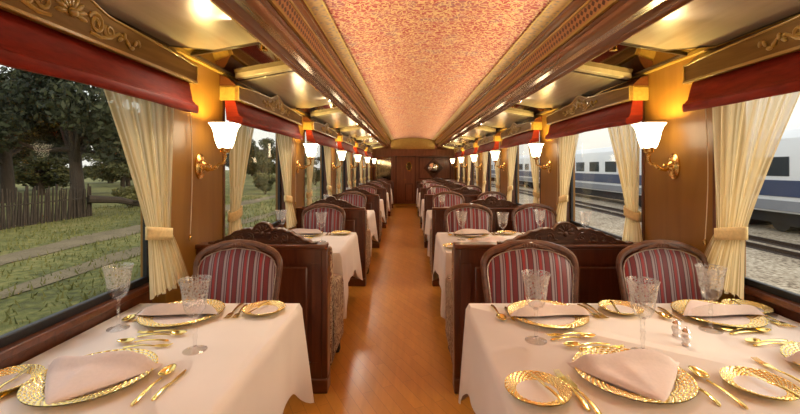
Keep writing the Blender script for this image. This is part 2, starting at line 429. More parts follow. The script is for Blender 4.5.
# far end wall, door, mirror, glazed picture
def far_end():
    w = MB()
    w.box(LP-.2, RP+.2, YEND, YEND+.08, 0, 2.75)
    struct(w.build('wall_far', M['endwall']))
    t = MB(); t.box(LP, RP, YEND-.16, YEND, 1.95, 2.19); t.box(LP, RP, YEND-.18, YEND, 2.17, 2.20)
    t.box(LP, RP, YEND-.18, YEND, 1.93, 1.96)
    struct(t.build('trim_15', M['endwall'], bevel=.006))
    ar = [(CX + .86*(i/12*2-1), 2.555 + .09*(1-(i/12*2-1)**2)) for i in range(13)]
    struct(MB().prism([(CX+.86, 2.2), (CX-.86, 2.2)] + ar, 'y', YEND-.10, YEND).build('trim_16', M['maple']))
    p = MB()
    for x0, x1, z0, z1 in ((.42, 1.70, .1, .92), (-1.36, -.56, .1, .90), (.42, 1.70, 1.02, 1.90)):
        for a, b, c, d in ((x0, x1, z0, z0+.05), (x0, x1, z1-.05, z1), (x0, x0+.05, z0, z1), (x1-.05, x1, z0, z1)):
            p.box(a, b, YEND-.025, YEND, c, d)
    struct(p.build('trim_17', M['mahogany'], bevel=.005))
    d = struct(bpy.data.objects.new('door_1', None)); COL.objects.link(d); d.location = (-.09, YEND, 0)
    MB().box(-.40, .40, -.05, 0, 0, 1.93).build('door_frame', M['mahogany'], d)
    MB().box(-.36, -.11, -.075, -.05, .02, 1.90).build('side_leaf', M['endwall'], d, bevel=.004)
    lf = MB().box(-.10, .36, -.085, -.05, .02, 1.90).build('door_leaf', M['endwall'], d, bevel=.004)
    q = MB()
    for z0, z1 in ((.15, .85), ):
        for a, b, c, e in ((-.02, .28, z0, z0+.03), (-.02, .28, z1-.03, z1), (-.02, .01, z0, z1), (.25, .28, z0, z1)): q.box(a, b, -.10, -.085, c, e)
    q.build('moulding', M['mahogany'], lf)
    ov = [(.13 + .10*cos(2*pi*k/28), -.092, 1.52 + .17*sin(2*pi*k/28)) for k in range(28)]
    MB().tube(ov, .018, 8, closed=True).build('oval_frame', M['brass'], lf)
    MB().lathe([(1, -.092), (1, -.086)], 28, (.13, 0, 1.52), .1, .17, 'y').build('oval_pane', M['darkmirror'], lf)
    h = MB(); h.lathe([(.02, -.10), (.02, -.085)], 14, (-.06, 0, 1.0), axis='y'); h.tube([(-.06, -.10, 1.0), (-.06, -.13, 1.0), (.02, -.135, 1.0)], .009)
    h.build('door_handle', M['brass'], lf)
    struct(MB().box(-.52, .33, YEND-.16, YEND-.08, 0, .05).build('trim_18', M['maple'], bevel=.01))
    m = thing('wall_mirror', 'round bright mirror in a dark diamond frame on the far end wall', 'mirror', (1.0, YEND-.02, 1.46))
    fr = MB(); fr.prism([(0,-.40), (.40,0), (0,.40), (-.40,0)], 'y', -.05, .02); fr.build('frame', M['mahogany'], m, bevel=.012)
    MB().lathe([(.235, -.055), (.25, -.075), (.225, -.085), (.205, -.07)], 36, axis='y', cap=False).build('ring', M['walnut'], m)
    MB().lathe([(.205, -.060), (.17, -.070), (.12, -.080), (.06, -.086), (.0, -.088)], 36, axis='y').build('glass', M['mirror'], m)
    c = thing('glazed_cabinet', 'tall glass fronted cabinet at the far end beside the door', 'cabinet', (-.98, YEND, .93))
    MB().box(-.36, .36, -.05, 0, 0, 1.0).build('body', M['mahogany'], c)
    f = MB()
    for a, b, z0, z1 in ((-.36, .36, 0, .05), (-.36, .36, .95, 1.0), (-.36, -.31, 0, 1), (.31, .36, 0, 1)): f.box(a, b, -.085, -.05, z0, z1)
    f.build('door_frame', M['endwall'], c, bevel=.006)
    MB().box(-.31, .31, -.07, -.05, .05, .95).build('glass', M['darkmirror'], c)
far_end()

# windows
def window(n, side, idx):
    w, sg = (LW, 1) if side == 'left' else (RW, -1)
    yc = YC0 + n*P
    o = struct(bpy.data.objects.new('window_%d' % idx, None)); COL.objects.link(o); o.location = (w, yc, 0)
    f = MB(); g = -sg
    def bx(y0, y1, z0, z1, d0=.004, d1=.035):
        x0, x1 = sorted((g*d0, g*d1)); f.box(x0, x1, y0, y1, z0, z1)
    bx(-.82, .82, .832, .872); bx(-.82, .82, 2.02, 2.05); bx(-.82, -.785, .84, 2.04); bx(.785, .82, .84, 2.04)
    f.build('frame', M['rubber'], o, bevel=.006)
    x0, x1 = sorted((g*.018, g*.022))
    MB().box(x0, x1, -.80, .80, .85, 2.04).build('pane', M['pane'], o, smooth=0)
wi = 1
for side in ('left', 'right'):
    for n in range(-1, NB): window(n, side, wi); wi += 1

# ---------------------------------------------------------------- window dressing
def spiral(cx, cz, r0, r1, turns, a0, y, sgn=1, n=18):
    return [(cx + (r0+(r1-r0)*i/n)*cos(a0+sgn*2*pi*turns*i/n), y, cz + (r0+(r1-r0)*i/n)*sin(a0+sgn*2*pi*turns*i/n)) for i in range(n+1)]
# built facing +X (left wall): local x = into room from pillar face, y along the wall
def make_pelmet():
    o = thing('pelmet', '', 'pelmet')
    H = .90
    def top(t):
        a = abs(t)
        return .11 + .035*max(0, 1-a/.92)**.6 + (.05*(.5+.5*cos(pi*min(1, a/.24))) if a < .24 else 0)
    pts = [(-H, 0), (H, 0)] + [(H*(1-i/20), top(1-i/20)) for i in range(41)]
    MB().prism(pts, 'x', .115, .14).build('front_board', M['pelmet'], o, bevel=.004)
    r = MB(); r.box(0, .115, -H, -H+.022, 0, .11); r.box(0, .115, H-.022, H, 0, .11); r.box(0.0, .115, -H, H, .095, .108)
    r.build('return_board', M['maple'], o, bevel=.003)
    MB().prism([(0, .105), (.118, .105), (.118, .118), (.055, .175), (0, .19)], 'y', -H, H).build('dust_cover', M['mahogany_h'], o, bevel=.003)
    b = MB(); b.box(.14, .148, -H, H, 0, .014); b.box(.14, .146, -H, -H+.012, .0, .11); b.box(.14, .146, H-.012, H, 0, .11)
    path = [(.142, H*(1-i/20), top(1-i/20)-.004) for i in range(41)]
    b.tube(path, .006, 6)
    b.build('bead', M['maple'], o, bevel=.002)
    c = MB()
    for k in range(9):                              # shell
        a = pi*(k/8*1.1-.05)
        c.ball((.140, .046*cos(a), .085+.046*sin(a)), (.009, .030, .010), 10, 6, Matrix.Rotation(a, 3, 'X'))
    c.ball((.148, 0, .085), (.014, .022, .018), 10, 6)
    for s in (-1, 1):
        def put(pts, r): c.tube([(.139, s*p[0]*.88, p[2]) for p in pts], r, 6)
        put(spiral(.135, .085, .045, .010, 1.6, pi*.9, 0, -1), .009)
        put(spiral(.215, .075, .034, .008, 1.5, pi*.8, 0, 1), .008)
        put([(.10, 0, .04), (.16, 0, .035), (.22, 0, .05), (.28, 0, .085), (.33, 0, .075), (.36, 0, .06)], [.007, .009, .009, .008, .007, .004])
        for q in range(6):
            c.ball((.145, s*(.25+.024*q), .062+.02*sin(q*1.7)), (.008, .018, .010), 8, 5, Matrix.Rotation(s*(.6+.9*q), 3, 'X'))
    c.build('carving', M['maple'], o)  # paler wood than the board: highlights put into its colour
    return o
M['pelmet'] = wood('pelmet_wood', (.20,.110,.028), (.30,.17,.048), (9,1.0,9), .6, 0)
M['pelmet'].node_tree.nodes['Principled BSDF'].inputs['Specular IOR Level'].default_value = .12
def make_blind():
    o = thing('roman_blind', '', 'window blind')
    H = .875
    prof = [(.085, .03), (.105, 0), (.118, -.05), (.130, -.105), (.140, -.112), (.150, -.135), (.150, -.160), (.138, -.170), (.10, -.168), (.04, -.150), (.03, -.02), (.03, .03)]
    n = 60; k = len(prof)
    def fn(u, v):
        i = int(round(u*k)) % k; x, z = prof[i]; y = (v*2-1)*H
        a = max(0, -z/.17)
        wob = .003*sin(y*5+1)+.0015*sin(y*13)
        return (x + wob*a*1.6, y*(1+.004*a), z + a*(.003*sin(y*5.3)+.0012*sin(y*13+.7)))
    m = MB().grid(fn, k, n, True)
    m.add([fn(i/k, 0) for i in range(k)], [tuple(range(k))]); m.add([fn(i/k, 1) for i in range(k)], [tuple(range(k))])
    m.build('fabric', M['red'], o, smooth=50)
    def hem(u, v):
        y = (v*2-1)*(H+.004); a = 2*pi*u
        return (.152+.011*cos(a)+.003*sin(y*5+1), y, -.152+.026*sin(a)+.003*sin(y*5.3)+.0012*sin(y*13+.7))
    h = MB().grid(hem, 10, n, True)
    h.add([hem(i/10, 0) for i in range(10)], [tuple(range(10))]); h.add([hem(i/10, 1) for i in range(10)], [tuple(range(10))])
    h.build('hem_fold', M['red'], o, smooth=60)
    return o
def curtain_maker(sg):           # sg=+1: hangs at the +y end of the window, origin at that pillar edge on the window wall
    def mk():
        o = thing('curtain', '', 'curtain')
        zt, zb, zw = 2.02, .81, 1.13
        def lerp(a, b, t): t = max(0, min(1, t)); t = t*t*(3-2*t); return a+(b-a)*t
        def edges(z):
            if z >= zw:
                t = (z-zw)/(zt-zw); inner = lerp(-.20, -.58, min(1, t*1.05)) if t > 0 else -.20
                inner = -.20 - .40*(t**1.15); outer = lerp(-.03, .012, t)
            else:
                t = (zw-z)/(zw-zb); inner = -.20 - .03*t; outer = -.03 + .14*t**.8
            return inner, outer
        me = MB(); nu, nv = 84, 40
        def fn(u, v):
            z = zt + (zb-zt)*v; a, b = edges(z)
            y = b + (a-b)*u
            amp = .007 + .006*min(1, abs(z-zw)/.3); x = .115 + amp*sin(2*pi*7*u + .8*sin(4*u)+ .6*v) + .006*sin(2*pi*17*u+2)
            if z < zw: x += .03*((zw-z)/.3)
            y += .006*sin(2*pi*7*u+1.2)*(1 if z < zw+.2 else .5)
            if v > .999: z += .012*sin(2*pi*7*u)
            return (x, sg*y, z)
        ob = me.grid(fn, nu, nv).build('drape', M['curtain'], o, smooth=80)
        uvl = ob.data.uv_layers.new(name='UVMap')
        for lp in ob.data.loops:
            co = ob.data.vertices[lp.vertex_index].co; a, b = edges(co.z)
            uvl.data[lp.index].uv = ((sg*co.y-b)/(a-b), co.z)
        def tb(u, v):
            an = 2*pi*u; z = zw + .035*(1-2*v)
            return (.115+.034*cos(an), sg*(-.115+.105*sin(an)), z + .05*sin(an)*-.4)
        t = MB().grid(tb, 28, 3, True).build('tieback', M['tieback'], o, solid=.006)
        return o
    return mk
M['tieback'] = plain('cream_tieback', (.80,.62,.30), .6, 0, .1, 60, .1)
pel, bli = Proto(make_pelmet), Proto(make_blind)
cA, cB = Proto(curtain_maker(1)), Proto(curtain_maker(-1))
def make_cord():
    o = thing('blind_cord', '', 'blind cord')
    MB().tube([(.02, .012*(i/12)+.03*sin(pi*i/12), 2.0-.95*i/12) for i in range(13)], .0028, 6).build('cord', M['cord'], o)
    MB().lathe([(.003, .03), (.008, .02), (.009, 0), (.004, -.012)], 10, (.02, .012, 1.04)).build('tassel', M['brass'], o)
    return o
crd = Proto(make_cord)
SIDE = {'left': ('left', 'trees'), 'right': ('right', 'passing train')}
for n in range(0, NB):
    yc = YC0 + n*P
    for side in ('left', 'right'):
        p, w, r = (LP, LW, 0) if side == 'left' else (RP, RW, pi)
        sg = 1 if side == 'left' else -1
        where = '%s window along the %s wall' % (ORD[n], side)
        pel.place('carved golden wood pelmet over the ' + where, (p, yc, 2.0), r, 'carved pelmets over the windows')
        bli.place('red silk roman blind drawn up in the ' + where, (p, yc, 2.0), r, 'red blinds')
        far = cA if side == 'left' else cB
        near = cB if side == 'left' else cA
        far.place('cream sheer curtain tied at the far end of the ' + where, (w, yc+.82, 0), r, 'cream curtains')
        if n > 0: near.place('cream sheer curtain tied at the near end of the ' + where, (w, yc-.82, 0), r, 'cream curtains')
        crd.place('thin blind cord past the far edge of the ' + where, (p, yc+(.90 if side == 'right' else 1.03), 0), r, 'blind cords')

# ---------------------------------------------------------------- wall lamps
def make_sconce():
    o = thing('wall_sconce', '', 'wall lamp')       # origin: wall plate centre, x into room
    MB().lathe([(1, 0), (1, .010), (.86, .018), (.80, .016), (.62, .026), (.40, .03), (.25, .045), (0, .05)], 28, (0,0,0), .058, .088, 'x').build('wall_plate', M['brass'], o)
    a = MB()
    pts = [(.03, 0, -.005), (.06, 0, -.022), (.09, 0, -.024), (.115, 0, -.006), (.135, 0, .012), (.158, 0, .014), (.172, 0, .03), (.175, 0, .07), (.175, 0, .10)]
    a.tube(pts, [.012, .011, .010, .011, .009, .009, .010, .008, .008], 10)
    a.tube([(.06+.022*cos(t), 0, -.010+.022*sin(t)) for t in [i*.45 for i in range(14)]], .005, 6)
    a.ball((.115, 0, -.006), .014); a.ball((.175, 0, .07), .013)
    a.build('arm', M['brass'], o)
    MB().lathe([(.010, .085), (.030, .095), (.034, .112), (.040, .118), (.038, .126), (.0, .126)], 20, (.175, 0, 0)).build('cup', M['brass'], o)
    def sh(u, v):                                   # square flared bell
        prof = [(0, .034), (.15, .044), (.4, .054), (.65, .060), (.85, .070), (1, .085)]
        for i in range(5):
            if v <= prof[i+1][0] + 1e-9:
                t = (v-prof[i][0])/(prof[i+1][0]-prof[i][0]); r = prof[i][1]+t*(prof[i+1][1]-prof[i][1]); break
        an = 2*pi*u + pi/4; c, s = cos(an), sin(an); e = .42
        x = math.copysign(abs(c)**e, c)*r; y = math.copysign(abs(s)**e, s)*r
        if v > .9: pass
        return (.175 + x, y, .122 + .165*v)
    MB().grid(sh, 40, 14, True).build('shade', M['shade'], o, smooth=60, solid=.004)
    return o
sc = Proto(make_sconce)
SZ = 1.505
for n in range(-1, NB):
    yp = YP0 + n*P
    for side in ('left', 'right'):
        p, r = (LP, 0) if side == 'left' else (RP, pi)
        sg = 1 if side == 'left' else -1
        z = SZ
        sc.place('lit brass wall lamp with flared opal shade, %s along the %s wall' % (ORD[n] if n >= 0 else 'nearest the camera end', side), (p, yp, z), r, 'brass wall lamps')
        ld = bpy.data.lights.new('sconce_bulb', 'POINT'); ld.energy = 19; ld.color = (1, .78, .22); ld.shadow_soft_size = .03
        lo = bpy.data.objects.new('sconce_bulb', ld); COL.objects.link(lo); lo.location = (p + sg*.175, yp, z+.235)

# ---------------------------------------------------------------- hung ceiling panels
def make_panel(sg):              # sg=+1: left side: local x 0 = wall, towards the axis to .54 ; y along the car
    o = thing('ceiling_panel', '', 'ceiling panel')
    a, b, ch = -.72, .95, .20
    out = [(.05, a), (.22, a), (.545, a), (.545, b), (.22, b), (.05, b-ch)]
    inn = [(.075, a+.03), (.226, a+.03), (.515, a+.03), (.515, b-.035), (.232, b-.035), (.075, b-ch-.018)]
    sl = .10/.56
    e = MB().prism(out, 'z', -.033, .0); e.move(lambda p: (sg*p.x, p.y, p.z + p.x*sl)); e.build('edge_band', M['darkedge'], o, bevel=.004)
    e = MB().prism(inn, 'z', -.036, -.02); e.move(lambda p: (sg*p.x, p.y, p.z + p.x*sl)); e.build('panel_face', M['silverwood'], o, bevel=.003)
    e = MB(); e.box(.045, .058, a, b-ch, -.040, -.01); e.move(lambda p: (sg*p.x, p.y, p.z + p.x*sl)); e.build('outer_bead', M['brass'], o)
    return o
def make_cmirror(sg):
    o = thing('ceiling_mirror', '', 'ceiling mirror')
    sl = .10/.56
    e = MB().box(.06, .54, -.36, .20, -.012, 0); e.move(lambda p: (sg*p.x, p.y, p.z+p.x*sl)); e.build('smoked_glass', M['darkmirror'], o)
    e = MB()
    e.box(.04, .56, -.385, -.36, -.022, 0); e.box(.04, .065, -.38, .22, -.02, 0)
    e.move(lambda p: (sg*p.x, p.y, p.z+p.x*sl)); e.build('frame', M['darkedge'], o, bevel=.004)
    e = MB().box(.08, .53, .17, .235, -.050, 0); e.move(lambda p: (sg*p.x, p.y, p.z+p.x*sl)); e.build('cross_bar', M['silverwood'], o, bevel=.006)
    return o
def make_spot():
    o = thing('ceiling_lamp', '', 'ceiling lamp')
    MB().lathe([(.022, 0), (.024, -.012), (.020, -.03), (.024, -.055), (.019, -.057)], 18).build('housing', M['brass'], o)
    MB().lathe([(.019, -.054), (.0, -.054)], 18).build('lens', M['lens'], o)
    return o
pan = {g: Proto(lambda g=g: make_panel(g)) for g in (1, -1)}; cmi = {g: Proto(lambda g=g: make_cmirror(g)) for g in (1, -1)}; spo = Proto(make_spot)
for n in range(0, NB):
    yc = YC0 + n*P; ym = YP0 + n*P + .20
    for side in ('left', 'right'):
        p, r = (LP, 0) if side == 'left' else (RP, pi)
        sg = 1 if side == 'left' else -1
        pan[sg].place('pale lacquered ceiling panel with dark edge above the %s %s window' % (ORD[n], side), (p, yc, 2.205), 0, 'hung ceiling panels')
        cmi[sg].place('smoked mirror panel in the ceiling beyond the %s %s window' % (ORD[n], side), (p, ym, 2.215), 0, 'ceiling mirrors')
        sx = p + sg*.50
        spo.place('small brass ceiling lamp by the cornice at the %s %s window' % (ORD[n], side), (sx, yc+1.02, 2.29), 0, 'small ceiling lamps')

# lamps: added strips for the vault, lamps behind the cornice lip for the panels, and the table spots
CORN = 9.2
def area(name, loc, sx, sy, energy, col, rot):
    ld = bpy.data.lights.new(name, 'AREA'); ld.shape = 'RECTANGLE'; ld.size = sx; ld.size_y = sy; ld.energy = energy; ld.color = col
    o = bpy.data.objects.new(name, ld); COL.objects.link(o); o.location = loc; o.rotation_euler = rot; return o
# warm light strips added along the lower cornice, turned up to brighten the vault
def strips():
    for k, side in enumerate((-1, 1)):
        b = MB().prism([(CX+side*.985, 2.262), (CX+side*.940, 2.266), (CX+side*.936, 2.274), (CX+side*.985, 2.290)], 'y', YBACK, YEND)
        struct(b.build('trim_%d' % (19+k), M['cornice']))  # bar added as a carrier for the added vault lights
        for j in range(4):
            ln = (YEND-YBACK)/4
            zc = Vector((side*.88, 0, -.47)).normalized(); yv = Vector((0,1,0)); xc = yv.cross(zc)
            a = area('added_vault_light', (CX + side*.930, YBACK + ln*(j+.5), 2.286), .012, ln-.02, CORN, (1,.87,.72), (0,0,0))
            a.data.spread = math.radians(86)
            a.rotation_euler = Matrix((xc, yv, zc)).transposed().to_euler()
strips()
def spot(name, loc, target, energy, col, size, blend=.6, rad=.03):
    ld = bpy.data.lights.new(name, 'SPOT'); ld.energy = energy; ld.color = col; ld.spot_size = size; ld.spot_blend = blend; ld.shadow_soft_size = rad
    o = bpy.data.objects.new(name, ld); COL.objects.link(o); o.location = loc
    o.rotation_euler = (Vector(target)-Vector(loc)).to_track_quat('-Z', 'Y').to_euler(); return o
WARM = (1, .80, .56)
for n in range(-1, NB):
    yc = YC0 + n*P
    for side in ('left', 'right'):
        s = -1 if side == 'left' else 1
        x = CX + s*1.05
        spot('panel_lamp', (x-s*.0+s*.012, yc+.55, 2.232), (x+s*.14, yc+.3, 2.33), 5, WARM, 1.9, .8, .01)
        sx = CX + s*1.10
        tx = -1.02 if side == 'left' else 1.05
        spot('table_lamp', (sx, yc+1.02, 2.225), (tx, yc+.2, .75), 42, (1, .88, .70), 1.7, .9, .05)

# ---------------------------------------------------------------- dividers, benches
def crest_h(t):
    a = abs(t)
    if a > .96: return .012
    if a < .16: return .092 + .055*sqrt(max(0, 1-(a/.165)**2))
    if a < .30: return .090 + .018*sin(pi*(a-.16)/.14*.75)
    return .012 + .090*(.5+.5*cos(pi*(a-.30)/.66))**1.0 + .004*sin(a*40)
def make_divider(x0, x1, cw):
    def mk():
        o = thing('seat_divider', '', 'divider'); T = .038
        MB().box(x0, x1, -T+.008, T-.008, .06, .955).build('panel', M['mahogany'], o)
        f = MB()
        wd = x1-x0
        for s in (-1, 1):
            y0, y1 = (-T-.006, -T+.010) if s < 0 else (T-.010, T+.006)
            f.box(x0, x1, y0, y1, .86, .955); f.box(x0, x1, y0, y1, .06, .20)
            k = 1 if wd < 1 else 2
            for i in range(k+1):
                xx = x0 + (wd-.10)*i/k; f.box(xx, xx+.10, y0, y1, .2, .86)
        f.build('frame', M['mahogany'], o, bevel=.004)
        i = MB(); k = 1 if wd < 1 else 2
        for j in range(k):
            xa = x0 + (wd-.10)*j/k + .125; xb = x0 + (wd-.10)*(j+1)/k - .025
            i.box(xa, xb, -T, T, .225, .835)
        i.build('raised_panel', M['mahogany'], o, bevel=.012)
        MB().box(x0-.012, x1, -T-.016, T+.016, .955, .985).build('top_rail', M['mahogany_h'], o, bevel=.008)
        e = MB()
        xe0, xe1 = (x1-.03, x1+.012) if x0 < 0 and x1 < 0 else (x0-.012, x0+.03)
        e.box(xe0, xe1, -T-.012, T+.012, .10, .955); e.build('end_post', M['mahogany'], o, bevel=.006)
        MB().box(x0-.012, x1+.012, -T-.02, T+.02, 0, .095).build('plinth', M['mahogany_h'], o, bevel=.008)
        cx = (x0+x1)/2
        pts = [(cx-cw, .985), (cx+cw, .985)] + [(cx+cw*(1-i/32), .985+crest_h(1-i/32)) for i in range(65)]
        MB().prism(pts, 'y', -.022, .022).build('crest', M['walnut'], o, bevel=.004)
        c = MB()
        edge = [(cx+cw*(.955-1.91*i/64), 0, .985+crest_h(.955-1.91*i/64)-.007) for i in range(65)]
        for yy in (-.023, .023):
            c.tube([(q[0], yy, q[2]) for q in edge], .0065, 6)
            for s in (-1, 1):
                for (px, pz, r0, tr, a0, dr) in ((.235, .045, .030, 1.5, 1.2, 1), (.40, .040, .028, 1.4, 2.0, -1), (.56, .030, .020, 1.3, 1.0, 1), (.70, .020, .013, 1.2, 2, -1)):
                    c.tube(spiral(cx+s*px*cw, .985+pz, r0, .006, tr, a0 if s > 0 else pi-a0, yy, dr*s, 14), .0055, 6)
                for q in range(7):
                    c.ball((cx+s*cw*(.15+.1*q), yy, 1.012-.002*q+.012*sin(q*2.1)), (.016, .006, .008), 8, 5, Matrix.Rotation(.7*q*s, 3, 'Y'))
            for k in range(7):
                a = pi*k/6; c.ball((cx+.045*cos(a)*.8, yy, 1.055+.045*sin(a)), (.024, .007, .008), 8, 5, Matrix.Rotation(-a, 3, 'Y'))
            c.ball((cx, yy, 1.05), (.018, .010, .018), 10, 6)
        c.build('carving', M['walnut'], o)
        return o
    return mk
dL = Proto(make_divider(-1.405, -.545, .365)); dR = Proto(make_divider(.318, 1.795, .455))
def make_bench(x0, x1):
    def mk():
        o = thing('banquette', '', 'bench seat')      # local y 0 = divider centre, faces +y
        MB().box(x0+.03, x1-.03, .08, .58, .10, .36).build('base', M['floral'], o, bevel=.01)
        b = MB().prism([(.064, .12), (.064, .93), (.072, .95), (.10, .945), (.125, .90), (.17, .45), (.17, .12)], 'x', x0, x1); b.build('backrest', M['floral'], o, bevel=.012)
        k = 1 if x1-x0 < 1 else 2
        for i in range(k):
            a = x0+.09+(x1-x0-.18)*i/k; e = x0+.09+(x1-x0-.18)*(i+1)/k
            MB().box(a+.004, e-.004, .165, .62, .36, .47).build('seat_cushion', M['floral'], o, bevel=.03)
        for xa, xb in ((x0, x0+.085), (x1-.085, x1)):
            pr = [(.10, .12), (.10, .74), (.16, .70), (.26, .66), (.42, .645), (.54, .63), (.60, .58), (.62, .50), (.60, .42), (.61, .12)]
            MB().prism(pr, 'x', xa, xb).build('arm', M['floral'], o, bevel=.02)
        for xx in (x0+.05, x1-.05):
            for yy in (.13, .55):
                MB().lathe([(.022, 0), (.032, .03), (.028, .12)], 12, (xx, yy, 0)).build('foot', M['darkmetal'], o)
        return o
    return mk
bL = Proto(make_bench(-1.38, -.530)); bR = Proto(make_bench(.308, 1.76))
for n in range(NB):
    y = YP0 + n*P
    dL.place('carved dark wood seat divider behind the chair of the %s left table' % ORD[n], (0, y, 0), 0, 'carved dividers of the left row')
    dR.place('wide carved dark wood divider behind the two chairs of the %s right table' % ORD[n], (0, y, 0), 0, 'carved dividers of the right row')
    if n < NB-1:
        bL.place('floral upholstered bench behind the divider at the %s left table' % ORD[n+1], (0, y, 0), 0, 'floral benches of the left row')
        bR.place('long floral upholstered bench behind the divider at the %s right table' % ORD[n+1], (0, y, 0), 0, 'floral benches of the right row')

# ---------------------------------------------------------------- chairs
def make_chair():
    o = thing('dining_chair', '', 'chair')           # faces -y; origin on the floor under the back
    def outline(k, z0=.45, grow=0):
        # closed-top shield back from lower left up, over, down to lower right
        pts = []
        for i in range(k+1):
            t = i/k
            if t < .36: q = t/.36; x = -(.200+.047*q**.8); z = z0 + (.905-z0)*q
            elif t > .64: q = (1-t)/.36; x = .200+.047*q**.8; z = z0 + (.905-z0)*q
            else:
                q = (t-.36)/.28; an = pi*(1-q); e = .62
                x = .247*math.copysign(abs(cos(an))**e, cos(an)); z = .905 + .125*abs(sin(an))**.75 + .020*math.exp(-((q-.5)/.10)**2)
            pts.append((x, z))
        return pts
    lean = lambda z: .02 + (z-.45)*.17
    ol = outline(56)
    fr = MB(); fr.tube([(x, lean(z), z) for x, z in ol], [.0165 + .005*max(0, 1-abs(i/56-.5)/.16) for i in range(57)], 10)
    fr.build('back_frame', M['chairwood'], o)
    MB().tube([(-.205, lean(.5), .50), (0, lean(.5)+.01, .505), (.205, lean(.5), .50)], .02, 8).build('back_rail', M['chairwood'], o)
    c = MB(); c.ball((0, lean(1.04)-.012, 1.04), (.042, .016, .020), 14, 8)
    for s in (-1, 1):
        c.tube([(s*.02, lean(1.04)-.014, 1.045), (s*.06, lean(1.035)-.020, 1.03), (s*.10, lean(1.02)-.022, 1.022), (s*.13, lean(1.02)-.02, 1.005)], [.010, .010, .008, .004], 8)
    for k in range(5): c.ball((.014*(k-2)*1.1, lean(1.04)-.028, 1.043-.003*abs(k-2)), (.006, .005, .012), 8, 5)
    c.build('crest', M['chairwood'], o)
    # padded back, inset a little from the frame
    inner = [(x*.925, (z-.52)*.945+.52) for x, z in outline(40, .50)]
    n = len(inner)
    def pad(side):
        m = MB(); vs = [(0, lean(.75)+side*.030, .76)]
        rings = 7
        for r in range(1, rings+1):
            t = r/rings
            for x, z in inner:
                X = x*t; Z = .76+(z-.76)*t
                vs.append((X, lean(Z) + side*(.030*sqrt(max(0, 1-t**3))+.004), Z))
        fs = [(0, 1+i, 1+(i+1) % n) for i in range(n)]
        for r in range(rings-1):
            for i in range(n): fs.append((1+r*n+i, 1+(r+1)*n+i, 1+(r+1)*n+(i+1) % n, 1+r*n+(i+1) % n))
        return m.add(vs, fs)
    MB_ = pad(-1); MB_.build('back_pad', M['stripe'], o, smooth=70)
    pad(1).build('back_cover', M['stripe'], o, smooth=70)
    nl = MB()
    for i in range(0, n):
        x, z = inner[i]; nl.ball((x, lean(z)-.012, z), .0048, 6, 4)
    nl.tube([(x, lean(z)-.010, z) for x, z in inner], .0035, 5)
    nl.build('rivet_trim', M['rivet'], o)
    st = MB()
    def seat(u, v):
        x = (u*2-1); y = v; w = .215+.03*(1-y)
        h = .455+.035*(1-x**4)*(1-(2*y-1)**4)
        return (x*w, .01-.43*(1-y)-.0, h)
    st.grid(seat, 16, 14)
    st.build('seat', M['stripe'], o, smooth=70)
    MB().box(-.225, .225, -.41, .02, .40, .455).build('seat_frame', M['chairwood'], o, bevel=.015)
    for s in (-1, 1):
        MB().tube([(s*.215, -.395, .42), (s*.225, -.415, .34), (s*.208, -.395, .20), (s*.20, -.385, .08), (s*.212, -.405, .0)], [.028, .030, .020, .014, .020], 10).build('leg', M['chairwood'], o)
        MB().tube([(s*.205, .02, .46), (s*.203, .02, .30), (s*.200, .05, .14), (s*.198, .10, .0)], [.022, .022, .019, .016], 10).build('leg', M['chairwood'], o)
    return o
chair = Proto(make_chair)
for n in range(NB):
    y = 2.255 + n*P
    chair.place('striped upholstered chair at the %s left table' % ORD[n], (-1.0, y, 0), 0, 'striped dining chairs')
    chair.place('striped upholstered chair on the aisle side of the %s right table' % ORD[n], (.715, y, 0), 0, 'striped dining chairs', (1.1,1,1))
    chair.place('striped upholstered chair on the window side of the %s right table' % ORD[n], (1.497, y, 0), 0, 'striped dining chairs', (1.03,1,1))

